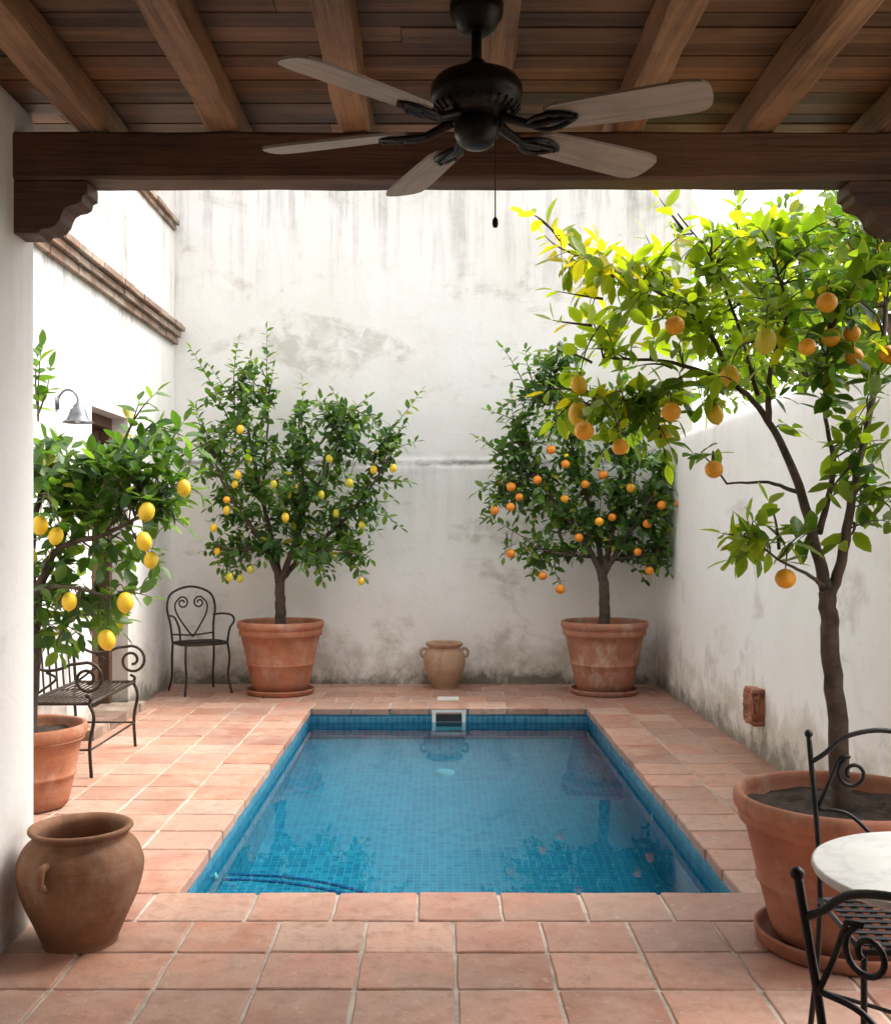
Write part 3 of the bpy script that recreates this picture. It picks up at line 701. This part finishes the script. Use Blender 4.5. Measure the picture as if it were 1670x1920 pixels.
def tree(name,label,cat,base,limbs,clumps,shoots,fruits,leafL,colfn,ok,seed,mat,group=None,minz=.9,sp=.03,fs=.036,twr=.005,dens=1.0):
    r=random.Random(seed); t=thing(name,label,cat,base,0,group); tb=MB(); sam=[]
    for pts,ra,rb in limbs:
        q=crom(pts,6)
        for i in range(1,len(q)-1): q[i]=q[i]+V((r.uniform(-1,1),r.uniform(-1,1),r.uniform(-1,1)))*min(rb*.6,.006)
        rr=[ra+(rb-ra)*(i/(len(q)-1))**.8 for i in range(len(q))]
        if ra>.03 and pts[0][2]<1.2: rr[0]*=1.3; rr[1]*=1.1
        tb.tube(q,rr,10); sam+=[p for p in q if p.z>minz]
    tb.build('trunk',M['bark'],t)
    bb=MB(); lv=Leaves(); S=np.array([tuple(p) for p in sam]); tw=[]
    def twig(a,b,u0,lift,cb,r0=None):
        m=a.lerp(b,.5)+V((r.uniform(-.05,.05),r.uniform(-.05,.05),lift+r.uniform(-.03,.03)))
        pts=[a*(1-u)**2+m*2*u*(1-u)+b*u*u for u in [i/6 for i in range(7)]]
        ln=(b-a).length; bb.tube(pts,[r0 or min(twr*1.6,twr*.6+ln*.006),.0014],5,cap=False)
        tw.extend(pts[2:])
        n=max(4,int(ln*(1-u0)/sp)); ph=r.uniform(0,6)
        for i in range(n):
            u=u0+(1-u0)*(i+.5)/n; p=a*(1-u)**2+m*2*u*(1-u)+b*u*u; tg=((m-a)*(1-u)+(b-m)*u).normalized()
            pe=tg.orthogonal().normalized(); pe=Matrix.Rotation(ph+i*2.4+r.uniform(-.5,.5),3,tg)@pe
            d=tg*r.uniform(.25,.8)+pe+V((0,0,r.uniform(-.35,.35)))
            nrm=V((r.uniform(-.6,.6),r.uniform(-.6,.6),1))+tg*.5
            L=leafL*r.uniform(.65,1.15)*(1-.25*max(0,u-.7)/.3)
            lv.leaf(p,d,nrm,L,L*r.uniform(.46,.6),colfn(p,r,cb),r)
        lv.leaf(b,tg+V((0,0,.1)),V((r.uniform(-.5,.5),r.uniform(-.5,.5),1)),leafL*.8,leafL*.36,colfn(b,r,cb),r)
    for (c,rx,ry,rz,n) in clumps:
        k=0;tries=0; n=int(n*dens)
        while k<n and tries<n*8:
            tries+=1
            d=V((r.gauss(0,1),r.gauss(0,1),r.gauss(0,1))).normalized()*r.random()**.45
            p=V((c.x+d.x*rx,c.y+d.y*ry,c.z+d.z*rz))
            if not ok(p): continue
            dist=((S-np.array(p))**2).sum(1); j=int(dist.argmin()) if r.random()<.7 else int(np.argsort(dist)[min(len(S)-1,r.randrange(6))])
            a=V(S[j]); L=(p-a).length
            if L>.55: a=a.lerp(p,1-.5/L) if r.random()<.6 else a
            cb=n3(p.x*2.3+seed,p.y*2.3,p.z*2.3)
            twig(a,p,.15 if (p-a).length<.35 else .4,.06,cb); k+=1
    for (a,b) in shoots: twig(V(a),V(b),.08,.02,.6,.007)
    T=np.array([tuple(p) for p in tw]) if tw else S
    for k,(p,kind,sc) in enumerate(fruits):
        s=fs*sc*r.uniform(.88,1.1); lem=kind in('lemon','lime')
        o=D.objects.new(FNAME[kind],FM[kind]); COL.objects.link(o); o.parent=t; o.location=p-V(base); o.scale=(s,s,s*(1.08 if lem else .97)); o.rotation_euler=(r.uniform(-.3,.3),r.uniform(-.3,.3),r.uniform(0,6))
        top=p+V((0,0,s*1.1)); j=int((((T-np.array(top+V((0,0,.1))))**2).sum(1)).argmin()); a=V(T[j])
        bb.tube(crom([a,a.lerp(top,.6)+V((0,0,.04)),top-V((0,0,s*.2))],4),[.004,.0025],5,cap=False)
        for q in range(3): 
            an=r.uniform(0,6.28); lv.leaf(top+V((0,0,.02)),V((math.cos(an),math.sin(an),r.uniform(-.3,.5))),V((0,0,1)),leafL*.8,leafL*.4,colfn(top,r,0.0),r)
    bb.build('branches',M['bark'],t)
    cm=MB(); cm.v=[tuple(x) for x in lv.v]; cm.f=lv.f; cm.c=lv.c; cm.sm=[True]*len(lv.f); cm.mi=[0]*len(lv.f)
    cm.build('crown',mat,t,recalc=False); print(name,len(lv.v)//11,'leaves')
    return t
def mixl(a,b,k): return tuple(x+(y_-x)*k for x,y_ in zip(a,b))
DK=(.032,.082,.020);MD=(.085,.165,.034);LT=(.17,.27,.04);YE=(.40,.36,.03)
def col_back(p,r,cb):
    k=min(1,max(0,.48+cb*.8+r.uniform(-.35,.35))); c=mixl(DK,MD,k)
    if r.random()<.22+.25*max(0,cb): c=mixl(MD,LT,r.random())
    if r.random()<.012: c=YE
    return c
okback=lambda p: p.y<10.36 and p.y>8.95 and -2.5<p.x<2.08
d0=9.8
def Q(px,py,dd=0,d=d0): return P(px,py,d+dd)
def E(px,py,rx,rz,n,d=None,dd=0,ry=.4): 
    d=d or d0; c=P(px,py,d+dd); return (c,rx*d/F,ry,rz*d/F,n)
# back left lemon tree
limbs=[([BL+V((0,0,.55)),Q(526,1130),Q(524,1085)],.055,.042),
 ([Q(524,1090),Q(505,1040,-.05),Q(470,985,-.1),Q(430,930,-.15),Q(400,860,-.2)],.034,.009),
 ([Q(524,1090),Q(512,1020,.1),Q(490,930,.15),Q(470,830,.1),Q(450,730,.05)],.032,.008),
 ([Q(526,1088),Q(548,1030,0),Q(570,960,-.05),Q(565,870,.05),Q(560,780,.1)],.032,.008),
 ([Q(528,1085),Q(570,1040,.1),Q(640,980,.05),Q(690,920,-.1),Q(735,850,-.1)],.030,.008),
 ([Q(565,1040,0),Q(620,1030,-.25),Q(670,1040,-.3)],.014,.006),
 ([Q(490,1030,0),Q(440,1030,-.25),Q(400,1020,-.3)],.014,.006),
 ([Q(570,960,-.05),Q(610,880,-.1),Q(640,800,0),Q(650,760,0)],.018,.006),
 ([Q(490,930,.1),Q(500,830,.1),Q(505,720,.1)],.016,.006)]
cl=[E(420,850,65,90,26),E(470,760,70,80,20),E(500,900,90,80,30),E(600,800,70,70,20),E(660,820,85,80,30),E(720,840,55,60,12),E(610,930,90,80,32),E(690,930,65,70,20),E(440,960,80,70,26),E(540,1000,110,60,28),E(620,1040,70,45,18),E(430,1050,55,40,12),E(680,1020,45,50,10),E(390,800,40,60,8),E(545,850,60,70,16),E(535,950,70,60,16,None,-.25,.3),E(480,1040,55,35,9,None,-.25,.3),E(580,1045,55,32,9,None,-.25,.3)]
sh=[(Q(490,800,.1),Q(500,618,.05)),(Q(495,780,.1),Q(512,690,.1)),(Q(440,760),Q(447,640)),(Q(430,790),Q(358,655,.05)),(Q(450,780),Q(395,690)),(Q(560,850),Q(566,715,.1)),(Q(640,800),Q(625,735)),(Q(700,850),Q(788,735)),(Q(700,860),Q(780,828)),(Q(720,900),Q(768,905)),(Q(620,800),Q(600,745)),(Q(650,780),Q(690,745)),(Q(660,1050),Q(683,1085,-.2)),(Q(720,960),Q(752,990)),(Q(590,1050),Q(605,1090,-.2)),(Q(430,1040),Q(425,1085,-.2)),(Q(400,900),Q(352,870)),(Q(480,760),Q(470,670))]
fr=[(450,805,'lemon'),(466,862,'lemon'),(446,890,'lemon'),(440,908,'lemon'),(513,908,'lime'),(552,917,'lemon'),(617,860,'lime'),(700,880,'lemon'),(737,878,'lemon'),(602,928,'lime'),(535,970,'lemon'),(425,937,'amber'),(400,990,'lemon'),(407,1033,'lemon'),(430,1082,'lime'),(450,1085,'lime'),(470,1068,'lime'),(677,1090,'lemon'),(678,985,'lime'),(630,962,'lime'),(425,957,'lemon'),(655,905,'lime')]
tree('lemon_tree','bushy lemon tree with small yellow-green fruit in pot at the back wall','tree',BL+V((0,0,.55)),limbs,cl,sh,[(P(x,y_,9.40+.18*RN.random()),k,.88) for x,y_,k in fr],.105,col_back,okback,11,M['leafdark'],dens=1.6)
# back right orange tree
limbs=[([BR+V((0,0,.55)),Q(1133,1120),Q(1128,1070)],.058,.045),
 ([Q(1128,1080),Q(1105,1030,-.05),Q(1060,970,-.1),Q(1010,900,-.1),Q(970,830,-.1)],.032,.008),
 ([Q(1128,1080),Q(1118,1000,.1),Q(1090,900,.1),Q(1060,790,.1),Q(1040,700,.1)],.032,.008),
 ([Q(1130,1078),Q(1145,1010,0),Q(1160,920,0),Q(1165,800,.05),Q(1160,720,.1)],.032,.008),
 ([Q(1133,1075),Q(1165,1020,-.1),Q(1210,950,-.15),Q(1250,880,-.15)],.03,.009),
 ([Q(1110,1045,0),Q(1060,1040,-.2),Q(1010,1030,-.3)],.016,.007),([Q(1150,1050),Q(1200,1040,-.2),Q(1235,1040,-.2)],.016,.007)]
cl=[E(990,760,70,90,24),E(1040,700,50,60,14),E(1060,830,90,80,34),E(960,880,60,70,20),E(1010,930,70,70,22),E(1100,930,90,80,34),E(1180,880,90,100,36),E(1245,900,50,80,20),E(1160,780,80,80,22),E(1100,1010,100,55,30),E(1020,1030,65,45,14),E(1200,1000,75,60,22),E(1220,1060,45,35,8),E(1080,760,60,80,16),E(930,940,35,50,7),E(1180,960,80,60,18),E(1255,960,40,50,12,None,-.15,.3),E(1235,1020,40,40,8,None,-.15,.3)]
sh=[(Q(990,740),Q(940,650)),(Q(1000,720),Q(985,655)),(Q(1030,700),Q(1030,665)),(Q(970,790),Q(915,770)),(Q(950,860),Q(893,820)),(Q(940,900),Q(890,925)),(Q(930,960),Q(910,975)),(Q(1040,1050),Q(1050,1098,-.2)),(Q(1010,1040),Q(1000,1080,-.2)),(Q(1240,1050),Q(1255,1075,-.2)),(Q(950,1000),Q(945,1045,-.1)),(Q(1060,720),Q(1090,670)),(Q(1150,740),Q(1180,680)),(Q(1250,900),Q(1282,920))]
fr=[(1033,843),(1130,890),(1097,908),(958,913),(1007,900),(1058,935),(973,932),(927,957),(957,951),(957,1038),(1017,1080),(1050,1105),(1123,978),(1147,970),(1213,982),(1240,947),(1273,945),(1217,1070),(1085,1008),(1182,915),(1060,870),(1195,1035)]
tree('orange_tree','bushy orange tree with small bright oranges in the right back corner','tree',BR+V((0,0,.55)),limbs,cl,sh,[(P(x,y_,9.40+.15*RN.random()),'orange' if i%7!=5 else 'amber',1.1) for i,(x,y_) in enumerate(fr)],.105,col_back,okback,23,M['leafdark'],dens=1.7)
# left front lemon tree
d0=5.9
limbs=[([FLP+V((0,0,.36)),P(60,1240,5.85),P(64,1130,5.9)],.05,.04),
 ([P(64,1140,5.9),P(80,1085,5.85),P(110,1030,5.8),P(200,1000,5.8),P(280,960,5.85)],.032,.008),
 ([P(64,1135,5.9),P(60,1020,6.0),P(80,900,6.05),P(90,820,6.0)],.030,.008),
 ([P(110,1030,5.8),P(150,930,6.0),P(220,860,6.1),P(280,800,6.15)],.020,.007),
 ([P(64,1110,5.9),P(110,1100,5.7),P(170,1110,5.65),P(220,1130,5.65)],.016,.006)]
okl=lambda p: p.x>-2.5 and 5.2<p.y<6.9
cl=[E(90,880,75,45,24),E(170,870,90,50,26),E(255,870,90,65,26),E(320,860,60,65,14),E(110,930,90,70,26),E(210,950,100,75,28),E(295,950,60,65,12),E(110,1040,70,70,18),E(190,1050,70,60,9),E(90,1150,60,60,13),E(170,1160,70,50,9),E(110,1210,50,25,5),E(240,1100,45,55,4)]
sh=[(P(72,790,5.9),P(78,650,5.9)),(P(70,780,6),P(95,690,6)),(P(70,760,6),P(70,670,6)),(P(230,830,6),P(262,745,6.0)),(P(240,810,6),P(295,735,5.95)),(P(300,870,6),P(345,790,6)),(P(330,860,6),P(385,830,6)),(P(330,900,6),P(380,930,6)),(P(290,940,5.9),P(350,990,5.9)),(P(250,1000,5.85),P(300,1060,5.8)),(P(220,1110,5.7),P(285,1120,5.7)),(P(190,1150,5.7),P(228,1185,5.7)),(P(120,1180,5.7),P(110,1225,5.65))]
fr=[(105,1005,5.5),(270,1015,5.55),(283,1050,5.55),(130,1128,5.5),(200,1200,5.55),(345,915,5.7),(235,1130,5.6),(275,960,5.6),(75,985,5.5)]
tree('lemon_tree','lemon tree with large hanging lemons beside the left porch wall','tree',FLP+V((0,0,.36)),limbs,cl,sh,[(P(x,y_,dd),'lemon',1.12) for x,y_,dd in fr],.125,col_back,okl,31,M['leafdark'],minz=1.0,sp=.036,dens=1.0)
# right front tree
def col_sun(p,r,cb):  # leaf colour brightens towards upper left, painting in the backlit sun glow
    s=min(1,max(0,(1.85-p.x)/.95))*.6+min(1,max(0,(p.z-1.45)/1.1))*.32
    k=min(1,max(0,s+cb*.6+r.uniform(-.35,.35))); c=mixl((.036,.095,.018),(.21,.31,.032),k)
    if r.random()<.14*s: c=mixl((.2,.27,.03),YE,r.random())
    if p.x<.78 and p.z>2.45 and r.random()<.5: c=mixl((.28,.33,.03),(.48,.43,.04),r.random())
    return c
def okr(p):
    return 3.5<p.y<5.4 and p.x<2.05 and not (p.z>2.55 and p.y<4.12) 
d0=4.5
limbs=[([FR+V((0,0,.42)),P(1569,1350,3.89),P(1556,1200,3.92),P(1550,1110,3.95)],.038,.031),
 ([P(1552,1130,3.95),P(1578,1050,4.0),P(1598,930,4.1),P(1630,780,4.25),P(1660,600,4.4),P(1660,470,4.5)],.024,.007),
 ([P(1550,1115,3.95),P(1530,1030,4.05),P(1497,910,4.2),P(1440,790,4.4),P(1375,722,4.55),P(1260,680,4.65),P(1130,670,4.75)],.026,.005),
 ([P(1440,790,4.4),P(1445,690,4.45),P(1475,590,4.5),P(1450,480,4.6)],.014,.005),
 ([P(1500,925,4.2),P(1440,905,4.22),P(1362,907,4.2)],.010,.004),
 ([P(1375,722,4.55),P(1320,610,4.6),P(1220,540,4.65),P(1110,490,4.7),P(1010,410,4.75)],.012,.003),
 ([P(1535,1000,4.1),P(1562,880,4.2),P(1545,760,4.35),P(1555,620,4.4)],.014,.005),
 ([P(1300,692,4.6),P(1220,740,4.6),P(1110,760,4.6)],.008,.003),
 ([P(1545,1100,3.95),P(1510,1075,3.9),P(1460,1050,3.88),P(1410,1010,3.9)],.009,.003),
 ([P(1420,740,4.5),P(1380,600,4.7),P(1330,480,4.75),P(1270,400,4.8)],.010,.003)]
def G(px,py,rx,rz,n,d,ry=.3): return (P(px,py,d),rx*d/F,ry,rz*d/F,n)
cl=[G(1590,560,90,110,19,4.4),G(1600,720,80,100,13,4.3),G(1480,560,100,110,20,4.5),G(1500,690,90,80,9,4.4),G(1370,600,110,90,20,4.6),G(1260,590,100,80,20,4.65),G(1150,620,90,60,16,4.7),G(1090,520,80,60,14,4.72),G(1200,510,80,60,13,4.7),G(1300,480,90,70,14,4.75),G(1420,460,90,70,13,4.7),G(1560,440,100,60,13,4.6),G(1640,460,50,80,9,4.5),G(1090,770,70,50,10,4.62),G(1180,760,70,60,12,4.6),G(1260,770,60,60,10,4.55),G(1330,740,60,50,5,4.55),G(1620,850,50,80,10,4.15),G(1640,950,40,60,7,4.1),G(1400,1010,50,45,9,3.95),G(1480,1020,40,30,3,3.95),G(1240,850,60,35,5,4.55),G(1520,800,60,50,3,4.3)]
sh=[(P(1050,450,4.72),P(985,398,4.75)),(P(1090,480,4.7),P(1020,440,4.75)),(P(1280,430,4.8),P(1235,370,4.8)),(P(1330,480,4.75),P(1310,400,4.8)),(P(1400,480,4.7),P(1385,385,4.75)),(P(1110,610,4.7),P(1035,600,4.7)),(P(1130,560,4.7),P(1040,545,4.7)),(P(1110,680,4.7),P(1035,660,4.7)),(P(1100,740,4.6),P(1020,735,4.6)),(P(1090,760,4.6),P(1040,790,4.6)),(P(1170,780,4.6),P(1130,850,4.55)),(P(1230,790,4.55),P(1250,870,4.5)),(P(1420,1010,3.9),P(1352,1000,3.9)),(P(1430,1030,3.9),P(1365,1050,3.9)),(P(1460,1030,3.9),P(1440,940,3.9)),(P(1600,980,4.1),P(1570,1020,4.0)),(P(1450,500,4.6),P(1480,400,4.65)),(P(1250,540,4.65),P(1210,440,4.7)),(P(1150,520,4.7),P(1120,450,4.7)),(P(1260,690,4.6),P(1180,690,4.65)),(P(1600,870,4.1),P(1550,930,4.05))]
fr=[(1550,567,4.15,'amber'),(1513,650,4.1,'amber'),(1557,633,4.3,'amber'),(1600,668,4.3,'amber'),(1597,625,4.3,'amber'),(1265,610,4.4,'amber'),(1368,705,4.4,'lemon'),(1258,772,4.35,'amber'),(1095,808,4.4,'amber'),(1083,775,4.5,'lemon'),(1162,838,4.4,'amber'),(1338,880,4.15,'amber'),(1472,1085,3.85,'amber'),(1085,722,4.5,'lemon'),(1435,640,4.2,'lime'),(1340,777,4.5,'lemon'),(1665,665,4.2,'amber'),(1245,815,4.6,'lemon')]
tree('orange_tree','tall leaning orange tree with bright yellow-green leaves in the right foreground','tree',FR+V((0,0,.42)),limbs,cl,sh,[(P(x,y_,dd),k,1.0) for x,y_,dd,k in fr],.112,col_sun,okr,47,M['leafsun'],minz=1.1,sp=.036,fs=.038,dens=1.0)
# trees beyond the right wall
def col_bg(p,r,cb):
    k=min(1,max(0,.5+cb*.8+r.uniform(-.3,.3))); c=mixl((.045,.10,.018),(.18,.27,.035),k)
    if r.random()<.05: c=mixl(LT,YE,r.random()*.6)
    return c
okg=lambda p: p.x>2.52
def bgtree(label,c,rr,hz,seed,n):
    b0=V((c.x,c.y,-.03)); L=[([b0,b0+V((.05,0,1.2)),V((c.x,c.y,c.z-.6))],.09,.06)]; r=random.Random(seed)
    cls=[]
    for k in range(14):
        d=V((r.gauss(0,1),r.gauss(0,1),r.gauss(0,1))).normalized()*r.uniform(.35,.95); e=V((c.x+d.x*rr*.8,c.y+d.y*rr*.8,c.z+d.z*hz*.8))
        L.append(([V((c.x,c.y,c.z-.65)),V((c.x,c.y,c.z-.5)).lerp(e,.5)+V((0,0,.1)),e],.035,.008)); cls.append((e,rr*.5,rr*.5,hz*.42,n//14))
    tree('garden_tree',label,'tree',b0,L,cls,[],[],.15,col_bg,okg,seed,M['leafsun'],minz=1.6,sp=.042)
bgtree('leafy garden tree rising behind the low right wall near the back corner',V((3.65,10.3,3.6)),1.25,1.7,61,460)
bgtree('leafy garden tree behind the right wall closest to the porch',V((3.6,8.2,3.3)),1.15,1.35,62,400)

# ------------------------------------------------------------------ camera and light
cam=D.cameras.new('camera'); co=D.objects.new('camera',cam); COL.objects.link(co); SC.camera=co
co.location=(0,0,H); co.rotation_euler=(rad(90),0,0)
cam.sensor_fit='HORIZONTAL'; cam.sensor_width=36; cam.lens=36*F/1670; cam.shift_x=15/1670; cam.shift_y=35/1670; cam.clip_end=400; cam.clip_start=.05
el=rad(55); sd=V((.86,.30,0)).normalized(); az=math.atan2(sd.x,sd.y)
su=D.lights.new('sun','SUN'); su.energy=2.2; su.angle=rad(18); su.color=(1,.94,.83); so_=D.objects.new('sun',su); COL.objects.link(so_)
dirv=V((sd.x*math.cos(el),sd.y*math.cos(el),math.sin(el))); so_.rotation_euler=dirv.to_track_quat('Z','Y').to_euler(); so_.location=(8,0,10)
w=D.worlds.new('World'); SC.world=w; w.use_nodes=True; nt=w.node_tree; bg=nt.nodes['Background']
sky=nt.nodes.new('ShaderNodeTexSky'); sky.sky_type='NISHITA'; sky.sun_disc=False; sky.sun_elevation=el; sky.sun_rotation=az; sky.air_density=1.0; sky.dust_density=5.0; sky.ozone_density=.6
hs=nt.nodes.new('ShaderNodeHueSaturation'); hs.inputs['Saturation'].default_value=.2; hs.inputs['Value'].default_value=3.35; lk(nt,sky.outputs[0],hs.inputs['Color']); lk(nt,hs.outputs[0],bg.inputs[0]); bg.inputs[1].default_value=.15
SC.view_settings.view_transform='Standard'; SC.view_settings.look='None'; SC.view_settings.exposure=0
